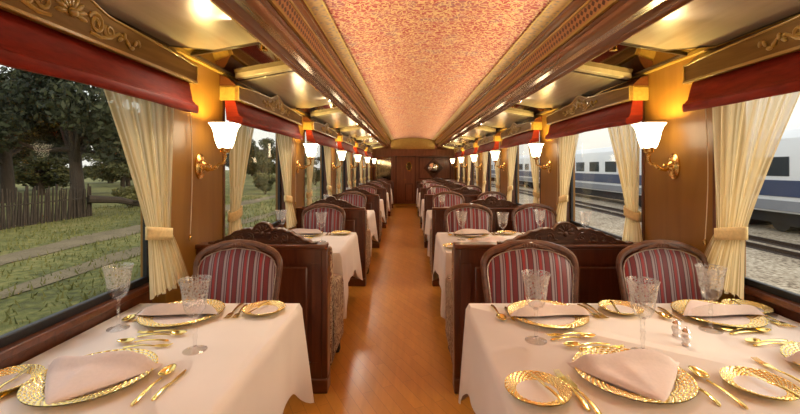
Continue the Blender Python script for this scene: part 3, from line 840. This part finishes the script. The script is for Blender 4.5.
# ---------------------------------------------------------------- tables and cloths
Y0, Y1 = 1.10, 2.195
def make_table(x0, x1, aisle):
    def mk():
        o = thing('dining_table', '', 'table')
        MB().box(x0+.004, x1-.004, Y0+.004, Y1-.004, .715, .742).build('tabletop', M['mahogany_h'], o, bevel=.004)
        xs = (x0+.10, x1-.14) if aisle < 0 else (x0+.12, x1-.10)
        for i, xx in enumerate(xs):
            l = MB(); l.box(xx-.03, xx+.03, 1.56, 1.68, .07, .715); l.build('leg', M['mahogany'], o, bevel=.01)
            MB().box(xx-.04, xx+.04, 1.42, 1.78, 0, .07).build('foot', M['darkmetal'], o, bevel=.012)
        return o
    return mk
def make_cloth(x0, x1, aisle, seed):
    def mk():
        rnd = random.Random(seed); R = .03
        # perimeter of the top, counter-clockwise, dense
        per = []
        def seg(a, b, n, nx, ny, flag):
            for i in range(n):
                t = i/n; per.append((a[0]+(b[0]-a[0])*t, a[1]+(b[1]-a[1])*t, nx, ny, flag, t))
        nl, ns = 44, 44
        seg((x0, Y0), (x1, Y0), nl, 0, -1, 1); seg((x1, Y0), (x1, Y1), ns, 1, 0, 1 if aisle > 0 else 0)
        seg((x1, Y1), (x0, Y1), nl, 0, 1, 1); seg((x0, Y1), (x0, Y0), ns, -1, 0, 1 if aisle < 0 else 0)
        m = len(per); rows = 16
        def corner(x, y): return min(math.hypot(x-cx, y-cy) for cx in (x0, x1) for cy in (Y0, Y1))
        ph = [rnd.uniform(0, 6) for _ in range(4)]
        vs = []; fs = []
        for j in range(rows+1):
            t = j/rows
            for i, (x, y, nx, ny, fl, tt) in enumerate(per):
                ac = x1 if aisle > 0 else x0
                ca = math.exp(-(math.hypot(x-ac, y-Y0)/.14)**2) + math.exp(-(math.hypot(x-ac, y-Y1)/.14)**2)
                hem = .235 if ny != 0 else .36 if fl else .012
                if ny != 0: hem += .125*min(1, ca*1.5)
                cw = ca
                drop = hem + .20*cw
                if (ny != 0) and abs(x-ac) > abs(x1-x0)-.02: drop = .235
                if nx != 0 and not fl: drop = .012
                # rounded edge then fall
                d = drop*t
                k = min(1, d/R)
                outw = R*sin(k*pi/2)*.55
                wav = (sin(per_s(i, m)*2*pi*1+ph[0])*.3 + sin(i*.33+ph[1])*.55 + sin(i*.71+ph[2])*.25)
                amp = .035*t*(.4+.8*cw) if fl else 0
                off = outw + amp*wav + .05*t*cw + .012*t
                dx, dy = nx, ny
                # blend the direction round the aisle corners
                if cw > .02:
                    sx = 1 if aisle > 0 else -1; sy = -1 if abs(y-Y0) < abs(y-Y1) else 1
                    dx = nx*(1-.7*cw*.7)+sx*.5*cw; dy = ny*(1-.7*cw*.7)+sy*.5*cw
                    l = math.hypot(dx, dy); dx /= l; dy /= l
                z = .752 - (d if d > R else R*(1-cos(k*pi/2))*.6 + d*.4)
                if not fl and nx != 0: off *= .3
                vs.append((x+dx*off, y+dy*off, z))
        for j in range(rows):
            for i in range(m): fs.append((j*m+i, j*m+(i+1) % m, (j+1)*m+(i+1) % m, (j+1)*m+i))
        mb = MB().add(vs, fs)
        mb.add([v for v in vs[:m]], [tuple(range(m))])
        ob = mb.build('tablecloth', M['cloth'], None, smooth=60)
        ob['category'] = 'tablecloth'
        return ob
    return mk
def per_s(i, m): return i/m
LX0, LX1, RX0, RX1 = -1.47, -.595, .335, 1.875
tL = Proto(make_table(LX0, LX1, 1)); tR = Proto(make_table(RX0, RX1, -1))
kL = Proto(make_cloth(LX0, LX1, 1, 3)); kR = Proto(make_cloth(RX0, RX1, -1, 5))
for n in range(NB):
    dy = n*P
    tL.place('narrow table under a white cloth, %s in the left row' % ORD[n], (0, dy, 0), 0, 'tables of the left row')
    tR.place('wide table under a white cloth, %s in the right row' % ORD[n], (0, dy, 0), 0, 'tables of the right row')
    kL.place('white tablecloth draped over the %s narrow table of the left row' % ORD[n], (0, dy, 0), 0, 'tablecloths of the left row')
    kR.place('white tablecloth draped over the %s wide table of the right row' % ORD[n], (0, dy, 0), 0, 'tablecloths of the right row')

# ---------------------------------------------------------------- tableware
TZ = .753
def mk_weave():
    m, nt, b = newmat('gilt_basketweave')
    at = N(nt, 'ShaderNodeAttribute'); at.attribute_name = 'weave'
    L(nt, ramp(nt, at.outputs['Fac'], [(.14, (.86,.78,.62)), (.40, (1.0,.77,.28))]), b.inputs['Base Color'])
    L(nt, ramp(nt, at.outputs['Fac'], [(.12, (0,0,0)), (.38, (1,1,1))]), b.inputs['Metallic'])
    b.inputs['Roughness'].default_value = .24; return m
M['weave'] = mk_weave()
def plate_maker(name, cat, R, rim, k):
    def mk():
        o = thing(name, '', cat)
        ri = R*(1-rim); rows = 6; nr, ns = rows*5, k*12
        def wv(u, v):
            row = min(rows-1, int(v*rows*.9999)); f = v*rows-row
            return abs(sin(k*pi*u + (pi/2 if row % 2 else 0))) * sin(pi*f) if 0 < v < 1 else 1
        def fn(u, v):
            r = ri + (R-ri)*v; a = 2*pi*u
            z = .010 + .014*v**1.2 + .0045*wv(u, v)*(.3 if v in (0, 1) else 1)
            return (r*cos(a), r*sin(a), z)
        ob = MB().grid(fn, ns, nr, True).build('rim', M['weave'], o, smooth=80)
        at = ob.data.attributes.new('weave', 'FLOAT', 'POINT')
        for i, v in enumerate(ob.data.vertices):
            r = math.hypot(v.co.x, v.co.y); u = (math.atan2(v.co.y, v.co.x)/(2*pi)) % 1
            t = max(0, min(1, (r-ri)/(R-ri))); at.data[i].value = 1 if t > .985 or t < .015 else wv(u, t)
        MB().lathe([(R, .022), (R*.96, .018), (R*.80, .010), (R*.6, .0), (R*.3, .0), (0, .0)], 48, cap=False).build('underside', M['gold'], o)
        MB().lathe([(ri+.003, .0112), (ri-.004, .0125), (ri-.012, .009), (ri*.75, .007), (0, .007)], 56).build('centre', M['porcelain'], o)
        return o
    return mk
charger = Proto(plate_maker('charger_plate', 'plate', .192, .34, 44))
sidep = Proto(plate_maker('side_plate', 'plate', .105, .36, 30))
def make_napkin():
    m = MB(); nu, nv = 28, 16
    def top(u, v):
        x = (u*2-1); wd = .205*(1-v)**.92 + .004
        y = .055 - .235*v + .012*sin(3*x)*(1-v)
        roll = math.exp(-((v-.08)/.10)**2)
        z = .026 + .020*(1-v)**.7 + .030*roll + .006*sin(5*x+2*v)*(1-v) + .010*max(0, 1-abs(x+.15)/.35)*math.exp(-((v-.35)/.25)**2)
        e = abs(x)**6; z = z*(1-e) + .020*e
        if v == 0: z = .028
        if v == 1: z = .020
        return (x*wd, y, z)
    m.grid(top, nu, nv)
    def bot(u, v):
        p = top(u, v); return (p[0]*.99, p[1], .019 if 0 < v < 1 and 0 < u < 1 else p[2]-.004)
    m.grid(bot, nu, nv, flip=True)
    o = m.build('folded_napkin', M['napkin'], smooth=70); o['category'] = 'napkin'
    return o
napkin = Proto(make_napkin)
def make_glass():
    o = thing('wine_glass', '', 'glass')
    MB().lathe([(.046, 0), (.046, .002), (.03, .005), (.012, .011), (.007, .018)], 28).build('foot', M['clear'], o)
    prof = [(.007, .017), (.0065, .04), (.010, .055), (.007, .07), (.011, .085), (.007, .10), (.008, .125), (.012, .140)]
    MB().lathe(prof, 8).build('stem', M['clear'], o, smooth=20)
    MB().lathe([(.012, .138), (.030, .150), (.040, .170), (.045, .195), (.049, .235), (.055, .270), (.061, .292), (.059, .292), (.053, .270), (.047, .235), (.043, .195), (.038, .172), (.028, .154), (.010, .144)], 36).build('bowl', M['crystal'], o, smooth=50)
    return o
glass = Proto(make_glass)
def handle(mb, y0, y1, w0, w1, t=.0035, z0=.006, z1=.004):
    n = 14
    def fn(u, v):
        y = y0+(y1-y0)*v; w = w0+(w1-w0)*v**1.6
        if v > .93: w *= sqrt(max(.05, 1-((v-.93)/.075)**2))
        z = z0+(z1-z0)*v + .006*sin(pi*v)
        a = 2*pi*u
        return (w*cos(a), y, z + t*sin(a))
    mb.grid(fn, 10, n, True); mb.add([fn(i/10, 1) for i in range(10)], [tuple(range(10))]); mb.add([fn(i/10, 0) for i in range(10)], [tuple(range(10))])
# all cutlery: business end towards +y, handle towards -y
def make_spoon():
    o = thing('spoon', '', 'spoon')
    h = MB(); handle(h, .035, -.125, .0045, .0105); h.build('handle', M['gold'], o)
    def bowl(u, v):
        a = 2*pi*u; r = v; x = .023*r*cos(a)*(1-.15*sin(a)); y = .075 + .042*r*sin(a)
        return (x, y, .004 + .012*r*r)
    MB().grid(bowl, 28, 8, True).build('bowl', M['gold'], o, smooth=80, solid=.002)
    return o
def make_fork():
    o = thing('fork', '', 'fork')
    h = MB(); handle(h, .03, -.125, .0045, .0105); h.build('handle', M['gold'], o)
    t = MB()
    t.prism([(-.012, .062), (-.013, .045), (-.005, .026), (.005, .026), (.013, .045), (.012, .062)], 'z', .006, .009)
    for k in range(4):
        x = -.0105+.007*k; t.tube([(x, .058, .0075), (x, .085, .006), (x*.98, .110, .011)], [.0025, .0022, .0012], 6)
    t.build('tines', M['gold'], o)
    return o
def make_knife():
    o = thing('knife', '', 'knife')
    h = MB(); handle(h, .0, -.120, .0075, .010, .005); h.build('handle', M['gold'], o)
    MB().prism([(-.006, -.002), (.006, -.002), (.0095, .03), (.010, .09), (.004, .122), (-.006, .128), (-.007, .03)], 'z', .004, .0065).build('blade', M['palegold'], o, bevel=.001)
    return o
spoon, fork, knife = Proto(make_spoon), Proto(make_fork), Proto(make_knife)
def make_shaker():
    o = thing('salt_shaker', '', 'shaker')
    MB().lathe([(.017, 0), (.020, .006), (.014, .014), (.021, .030), (.023, .045), (.016, .056), (.018, .060)], 14).build('body', M['crystal2'], o, smooth=25)
    MB().lathe([(.018, .058), (.019, .068), (.012, .080), (.005, .084), (.006, .090), (0, .093)], 18).build('cap', M['silver'], o)
    return o
M['crystal2'] = plain('cut_crystal', (.80,.78,.78), .10, .35, .2, 120)
shaker = Proto(make_shaker)

def setting(tab, name, dy, c, facing, side, sidepl, forks, knives, dess, gl, full=True, group=None):
    """c: charger centre; facing +1 the diner looks to +y, -1 to -y; remaining entries are world positions for the front bay"""
    T = lambda p: (p[0], p[1]+dy, TZ)
    rot = 0 if facing > 0 else pi
    tx = '%s of the %s table' % (name, tab)
    charger.place('large gold rimmed plate, ' + tx, T(c), 0.3, 'gold rimmed charger plates')
    napkin.place('folded napkin on the large plate, ' + tx, (c[0], c[1]+dy, TZ+.002), rot, 'folded napkins')
    glass.place('etched wine glass, ' + tx, T(gl), .4, 'etched wine glasses')
    if not full: return
    sidep.place('small gold rimmed plate, ' + tx, T(sidepl), 0, 'gold rimmed side plates')
    k = knife.place('butter knife on the small plate, ' + tx, (sidepl[0]+.03*facing, sidepl[1]+dy, TZ+.020), rot + .25*facing, 'gold knives', (.78,.78,.78))
    (fa, fb) = forks
    fork.place('gold fork beside the large plate, ' + tx, T(fa), rot+.06, 'gold forks')
    fork.place('gold fork beside the small plate, ' + tx, T(fb), rot+.10, 'gold forks', (.92,.92,1))
    kn, sp = knives
    knife.place('gold knife beside the large plate, ' + tx, T(kn), rot-.02, 'gold knives')
    spoon.place('gold spoon beside the knife, ' + tx, T(sp), rot+.03, 'gold spoons')
    ds, df = dess
    spoon.place('gold dessert spoon, ' + tx, T(ds), rot+pi/2+.12, 'gold spoons', (.85,.85,1))
    fork.place('gold dessert fork, ' + tx, T(df), rot-pi/2+.1, 'gold forks', (.82,.82,1))

SETS = {
 'left': [
  ('near side', (-1.10, 1.40), 1, (-1.375, 1.36), ((-1.305, 1.32), (-1.335, 1.27)), ((-.815, 1.37), (-.865, 1.37)), ((-1.13, 1.70), (-1.07, 1.655)), (-.868, 1.63)),
  ('far side', (-1.125, 2.0), -1, (-.74, 2.06), ((-.895, 2.06), (-.86, 2.05)), ((-1.32, 2.02), (-1.36, 2.02)), ((-1.08, 1.765), (-1.12, 1.80)), (-1.34, 1.85))],
 'right': [
  ('near aisle side', (.790, 1.415), 1, (.425, 1.315), ((.545, 1.345), (.565, 1.31)), ((.975, 1.34), (1.04, 1.355)), ((.74, 1.665), (.80, 1.64)), (.945, 1.61)),
  ('near window side', (1.615, 1.455), 1, (1.18, 1.345), ((1.345, 1.44), (1.30, 1.36)), ((1.80, 1.40), (1.845, 1.40)), ((1.52, 1.70), (1.54, 1.675)), (1.80, 1.68)),
  ('far aisle side', (.690, 1.985), -1, (1.10, 2.07), ((.965, 2.06), (.93, 2.05)), ((.515, 2.03), (.455, 2.03)), ((.72, 1.735), (.70, 1.77)), (.55, 1.72)),
  ('far window side', (1.535, 1.99), -1, (1.765, 2.085), ((1.745, 1.96), (1.775, 1.94)), ((1.325, 2.03), (1.265, 2.05)), ((1.54, 1.795), (1.52, 1.83)), (1.385, 1.83))],
}
for n in range(NB):
    for side in ('left', 'right'):
        for (nm, c, f, spp, fk, kn, ds, gl) in SETS[side]:
            if n >= 2 and nm.startswith('near'): continue
            setting('%s %s' % (ORD[n], side), nm, n*P, c, f, side, spp, fk, kn, ds, gl, n < 2)
shaker.place('cut glass salt shaker beside the wine glass on the front right table, rear of two', (1.185, 1.765, TZ), 0, 'salt and pepper shakers', (.85,.85,.85))
shaker.place('cut glass pepper shaker on the front right table, nearer the plate of two', (1.165, 1.675, TZ), .5, 'salt and pepper shakers', (.85,.85,.85))

# ---------------------------------------------------------------- outside
GZ = -1.0
def mk_ground(name, stops, scale, rough=.95, b2=.5):
    m, nt, b = newmat(name); v = coords(nt)
    f = noise(nt, v, scale, 6); g = noise(nt, v, scale*14, 3)
    mx = N(nt, 'ShaderNodeMath', operation='MULTIPLY_ADD'); mx.inputs[1].default_value = b2; L(nt, g, mx.inputs[0])
    su = N(nt, 'ShaderNodeMath', operation='MULTIPLY'); su.inputs[1].default_value = 1-b2; L(nt, f, su.inputs[0]); L(nt, su.outputs[0], mx.inputs[2])
    L(nt, ramp(nt, mx.outputs[0], stops), b.inputs['Base Color']); b.inputs['Roughness'].default_value = rough
    bump(nt, b, g, .6, .05); return m
M['turf'] = mk_ground('rough_grass', [(.36, (.05,.055,.010)), (.47, (.11,.115,.022)), (.55, (.17,.165,.04)), (.64, (.25,.20,.075))], .45)
M['dirt'] = mk_ground('dirt_track', [(.35, (.11,.085,.042)), (.6, (.21,.165,.095))], 1.2)
M['ballast'] = mk_ground('ballast_gravel', [(.36, (.13,.09,.055)), (.47, (.38,.30,.21)), (.56, (.54,.45,.33)), (.66, (.70,.61,.47))], .8, .95, .7)
M['rail'] = plain('rusty_rail', (.055,.035,.025), .5, .5, .3)
struct(MB().box(-260, -1.8, -40, 320, GZ-.2, GZ).build('ground', M['turf'], smooth=0))
struct(MB().box(2.2, 260, -40, 320, GZ-.2, GZ-.002).build('ground_ballast', M['ballast'], smooth=0))
def track_path(name, xm, w, seed):
    r = random.Random(seed); pts = []
    def fn(u, v):
        y = -5+115*v; x = xm + .35*sin(y*.13+seed) + .2*sin(y*.37)
        return (x+(u-.5)*w*(1+.25*sin(y*.9+seed)+.15*sin(y*2.3)), y, GZ+.02+.015*sin(pi*u))
    return struct(MB().grid(fn, 4, 120).build(name, M['dirt']))
track_path('ground_path', -10.9, 1.3, 1); track_path('ground_path_narrow', -7.6, .7, 4)
# grass tufts near the line
def grass():
    r = random.Random(11); m = MB()
    for _ in range(15000):
        y = r.uniform(2.5, 34); x = -r.uniform(3.2, 19)
        if abs(x+10.9) < .6: continue
        h = r.uniform(.05, .17); a = r.uniform(0, pi); w = r.uniform(.012, .03); l = r.uniform(-.06, .06)
        m.add([(x-w*cos(a), y-w*sin(a), GZ), (x+w*cos(a), y+w*sin(a), GZ), (x+l, y+l*.5, GZ+h)], [(0,1,2)])
    o = m.build('grass', M['blade'], smooth=0); o['kind'] = 'stuff'; tag(o, 'rough green grass beside the dirt track outside the left windows', 'grass')
def mk_leaf(name, c1, c2):
    m, nt, b = newmat(name)
    gi = N(nt, 'ShaderNodeNewGeometry')
    L(nt, ramp(nt, gi.outputs['Random Per Island'], [(0, c1), (1, c2)]), b.inputs['Base Color']); b.inputs['Roughness'].default_value = .8; return m
M['blade'] = mk_leaf('grass_blade', (.07,.08,.014), (.20,.19,.05))
M['leaf_dark'] = mk_leaf('dark_leaves', (.010,.016,.006), (.035,.045,.016))
M['leaf_mid'] = mk_leaf('olive_leaves', (.030,.038,.010), (.085,.090,.028))
M['leaf_light'] = mk_leaf('light_leaves', (.07,.075,.022), (.16,.155,.05))
M['bark'] = wood('bark', (.018,.012,.008), (.05,.036,.024), (8,8,1.5), .9, 0)
grass()
def leaves(m, blobs, n, s, r):
    tot = sum(b[3]**2 for b in blobs)
    for (x, y, z, R) in blobs:
        for _ in range(int(n*R*R/tot)):
            th = r.uniform(0, 2*pi); ph = math.acos(r.uniform(-1, 1)); q = R*(r.random()**.45)
            c = Vector((x+q*sin(ph)*cos(th), y+q*sin(ph)*sin(th), z+.72*q*cos(ph)))
            a = Vector((r.gauss(0,1), r.gauss(0,1), r.gauss(0,1))).normalized(); b = a.cross(Vector((r.gauss(0,1), r.gauss(0,1), r.gauss(0,1)))).normalized()
            k = s*r.uniform(.6, 1.4)
            m.add([c-a*k, c-b*k*.5, c+a*k, c+b*k*.5], [(0,1,2,3)])
def tree_maker(seed, H, W, nl, leafmat, trunk=.28, name='tree'):
    def mk():
        r = random.Random(seed); o = thing(name, '', 'tree')
        t = MB(); top = (r.uniform(-.4,.4), r.uniform(-.4,.4), H*.62)
        t.tube([(0,0,-.1), (.08,.05,H*.15), (-.1,.1,H*.32), (top[0]*.6, top[1]*.6, H*.5), top], [trunk*1.2, trunk, trunk*.85, trunk*.6, trunk*.3], 9)
        blobs = []
        for k in range(11):
            a = k*2.4+r.uniform(-.4,.4); rad = W*r.uniform(.28, .72); z = H*r.uniform(.30, .92)
            q = (rad*cos(a), rad*sin(a), z)
            t.tube([(0, .05, H*r.uniform(.22, .4)), (q[0]*.45, q[1]*.45, z*.78), q], [trunk*.45, trunk*.28, trunk*.08], 6)
            blobs.append((*q, W*r.uniform(.26, .42)))
        t.build('trunk', M['bark'], o, smooth=60)
        m = MB(); leaves(m, blobs, nl, .16, r); m.build('foliage', leafmat, o, smooth=0)
        return o
    return mk
def bush_maker(seed, H, W, nl, leafmat):
    def mk():
        r = random.Random(seed); o = thing('bush', '', 'bush')
        st = MB()
        for k in range(6):
            a = k*1.05; st.tube([(.05*cos(a), .05*sin(a), -.05), (W*.25*cos(a), W*.25*sin(a), H*.4), (W*.4*cos(a), W*.4*sin(a), H*.75)], [.04,.025,.01], 5)
        st.build('stem', M['bark'], o)
        bl = [(W*.45*cos(k*1.3)*r.uniform(.3,1), W*.45*sin(k*1.3)*r.uniform(.3,1), H*r.uniform(.35,.75), W*r.uniform(.28,.42)) for k in range(7)]
        m = MB(); leaves(m, bl, nl, .10, r); m.build('foliage', leafmat, o, smooth=0)
        return o
    return mk
big = Proto(tree_maker(21, 9.5, 5.2, 17000, M['leaf_dark'], .34)); mid = Proto(tree_maker(33, 6.5, 3.4, 6000, M['leaf_mid'], .2))
bu = Proto(bush_maker(5, 2.2, 1.7, 2600, M['leaf_mid'])); bl = Proto(bush_maker(9, 1.5, 1.5, 2200, M['leaf_light']))
big.place('large dark spreading tree behind the stake fence outside the front left window', (-16.8, 20.2, GZ), 0, None, (.88,.88,1))
big.place('tall dark tree standing further back beyond the stake fence', (-28, 28, GZ), 2.1, None, (1.1,1.1,1.15))
big.place('dark tree at the outer edge of the view beyond the fence', (-26, 18.5, GZ), 4.0, None, (.95,.95,.9))
big.place('broad dark tree across the track seen through the second left window', (-22, 47, GZ), 1.0, None, (.8,.8,.85))
for i, (x, y, s, rz) in enumerate([(-19.5, 38, .8, 1), (-27, 38, .95, 3), (-14.5, 50, .7, 2), (-24, 66, 1.1, .5), (-15, 78, .8, 4)]):
    mid.place('olive green %s tree beyond the dirt track' % ['slender', 'rounded', 'small', 'tall distant', 'low distant'][i], (x, y, GZ), rz, 'trees beyond the track', (s,s,s))
for i, (x, y, s) in enumerate([(-17, 24.5, 1), (-15.5, 30, 1.1), (-18, 35, 1.5), (-13.2, 37, .8), (-12.5, 46.5, 1.0), (-12.8, 55, 1.2), (-15.8, 44, 1.4), (-12.5, 66, 1.2), (-12, 85, 1.5)]):
    (bu if i % 2 else bl).place('%s green bush growing past the dirt track' % ['first', 'second', 'third', 'fourth', 'fifth', 'sixth', 'seventh', 'eighth', 'ninth'][i], (x, y, GZ), i*1.3, 'bushes past the track', (s,s,s))
far_names = ['first', 'second', 'third', 'fourth', 'fifth', 'sixth', 'seventh', 'eighth', 'ninth', 'tenth', 'eleventh', 'twelfth']
for i, (x, y, sc_, rz) in enumerate([(-33, 36, 1.0, 1.7), (-40, 43, 1.2, .3), (-37, 53, 1.0, 2.2), (-46, 62, 1.3, 3.3), (-36, 68, 1.1, .9), (-44, 80, 1.3, 5), (-34, 92, 1.1, 2.6), (-42, 108, 1.4, 1.2), (-33, 124, 1.2, 4.1), (-40, 146, 1.5, 2), (-34, 175, 1.4, 0), (-30, 210, 1.5, 3)]):
    mid.place('hazy olive tree, %s of the distant tree line beyond the left windows' % far_names[i], (x, y, GZ-.4), rz, 'distant tree line', (sc_*1.35, sc_*1.35, sc_*.8))
f = thing('stake_fence', 'dark weathered stake fence under the large tree outside', 'fence', (-16.2, 0, GZ))
r_ = random.Random(3); sl = MB()
for k in range(70):
    y = 12.5+k*.115; h = r_.uniform(1.35, 1.75); sl.tube([(r_.uniform(-.05,.05), y, -.1), (r_.uniform(-.07,.07), y+r_.uniform(-.04,.04), h)], [.055,.03], 5)
sl.build('slat_panel', M['bark'], f)
MB().tube([(0, 12.3, .9), (0, 20.6, .95)], .035, 6).build('rail', M['bark'], f)
lg = thing('fallen_log', 'bare fallen branch lying on the grass beside the large tree', 'log', (-15.2, 21.0, GZ))
MB().tube([(-.8, -1.0, .9), (-.1, .2, .75), (.6, 1.3, .35), (1.3, 2.3, .22)], [.20, .17, .13, .06], 8).build('trunk', M['bark'], lg)
MB().tube([(.2, .7, .6), (.9, .6, .65), (1.4, .9, .9)], [.08, .06, .02], 6).build('branch', M['bark'], lg)

# right: tracks and the other train
M['tr_white'] = plain('coach_white', (.80,.81,.82), .35, 0, .05, 1)
M['tr_blue'] = plain('coach_blue', (.035,.055,.13), .35, 0, .1, 1)
M['tr_grey'] = plain('coach_grey', (.24,.25,.28), .4, 0, .1, 1)
M['tr_glass'] = plain('coach_glass', (.04,.05,.06), .08, 0, .1, 2)
M['tr_under'] = plain('coach_underframe', (.02,.018,.017), .7, .2, .2)
for k, (x, lab) in enumerate(((6.4, 'nearer'), (11.2, 'further'))):
    t = thing('railway_track', 'dark steel railway track in the gravel, %s of two' % lab, 'railway track', (x, 0, GZ))
    for dx in (-.55, .55):
        MB().prism([(dx-.07, 0), (dx+.07, 0), (dx+.02, .05), (dx+.035, .16), (dx-.035, .16), (dx-.02, .05)], 'y', -10, 160).build('rail', M['rail'], t, smooth=0)
def make_coach():
    o = thing('railway_coach', '', 'train coach')
    Lh = 11.6
    prof = [(-1.35, .35), (-1.42, 1.0), (-1.42, 2.5), (-1.25, 3.1), (-.7, 3.45), (0, 3.55), (.7, 3.45), (1.25, 3.1), (1.42, 2.5), (1.42, 1.0), (1.35, .35)]
    MB().prism(prof, 'y', -Lh, Lh).build('body', M['tr_white'], o, smooth=30)
    MB().box(-1.445, -1.40, -Lh, Lh, .95, 1.55).build('blue_band', M['tr_blue'], o)
    MB().box(-1.44, -1.38, -Lh, Lh, .42, .80).build('grey_band', M['tr_grey'], o)
    for k in range(9):
        y = -9.6+2.4*k
        w = MB().box(-1.445, -1.41, y-.75, y+.75, 1.70, 2.42).build('window', M['tr_glass'], o, bevel=.02)
    MB().box(-1.1, 1.1, -7, 7, -.15, .35).build('underframe', M['tr_under'], o)
    for yb in (-8.3, 8.3):
        bg = MB().box(-1.0, 1.0, yb-1.3, yb+1.3, -.1, .30).build('bogie', M['tr_under'], o)
        for yy in (yb-.9, yb+.9):
            MB().lathe([(.42, -.85), (.42, .85)], 20, (0, yy, -.02), axis='x').build('wheel', M['tr_under'], bg)
    return o
co = Proto(make_coach)
for i, y in enumerate((8, 32, 56, 80, 104)):
    co.place('white and blue railway coach on the far track, %s in its train' % ORD[i], (15.2, y, GZ+.46), 0, 'coaches of the other train')

# ---------------------------------------------------------------- sky
wld = bpy.data.worlds.new('sky'); S.world = wld; wld.use_nodes = True; nt = wld.node_tree
bg = nt.nodes['Background']; sk = N(nt, 'ShaderNodeTexSky'); sk.sky_type = 'NISHITA'; sk.sun_disc = False
sk.sun_elevation = math.radians(24); sk.sun_rotation = math.radians(110); sk.dust_density = 6; sk.air_density = 1.2; sk.ozone_density = 1
mx = N(nt, 'ShaderNodeMix', data_type='RGBA'); mx.inputs['Factor'].default_value = .55; mx.inputs['B'].default_value = (6.0,5.8,5.4,1)
L(nt, sk.outputs[0], mx.inputs['A']); L(nt, mx.outputs['Result'], bg.inputs['Color']); bg.inputs['Strength'].default_value = .30

# ---------------------------------------------------------------- camera
cd = bpy.data.cameras.new('camera'); cam = bpy.data.objects.new('camera', cd); COL.objects.link(cam)
cd.sensor_width = 36; cd.lens = 18.0; cd.shift_x = -8/800; cd.shift_y = -40/800; cd.clip_start = .05; cd.clip_end = 600
cam.location = (0, 0, 1.5); cam.rotation_euler = (pi/2, 0, 0); S.camera = cam
S.view_settings.view_transform = 'Standard'; S.view_settings.look = 'None'; S.view_settings.gamma = 1; S.view_settings.exposure = 0
S.cycles.max_bounces = 10; S.cycles.transparent_max_bounces = 24; S.cycles.sample_clamp_indirect = 6
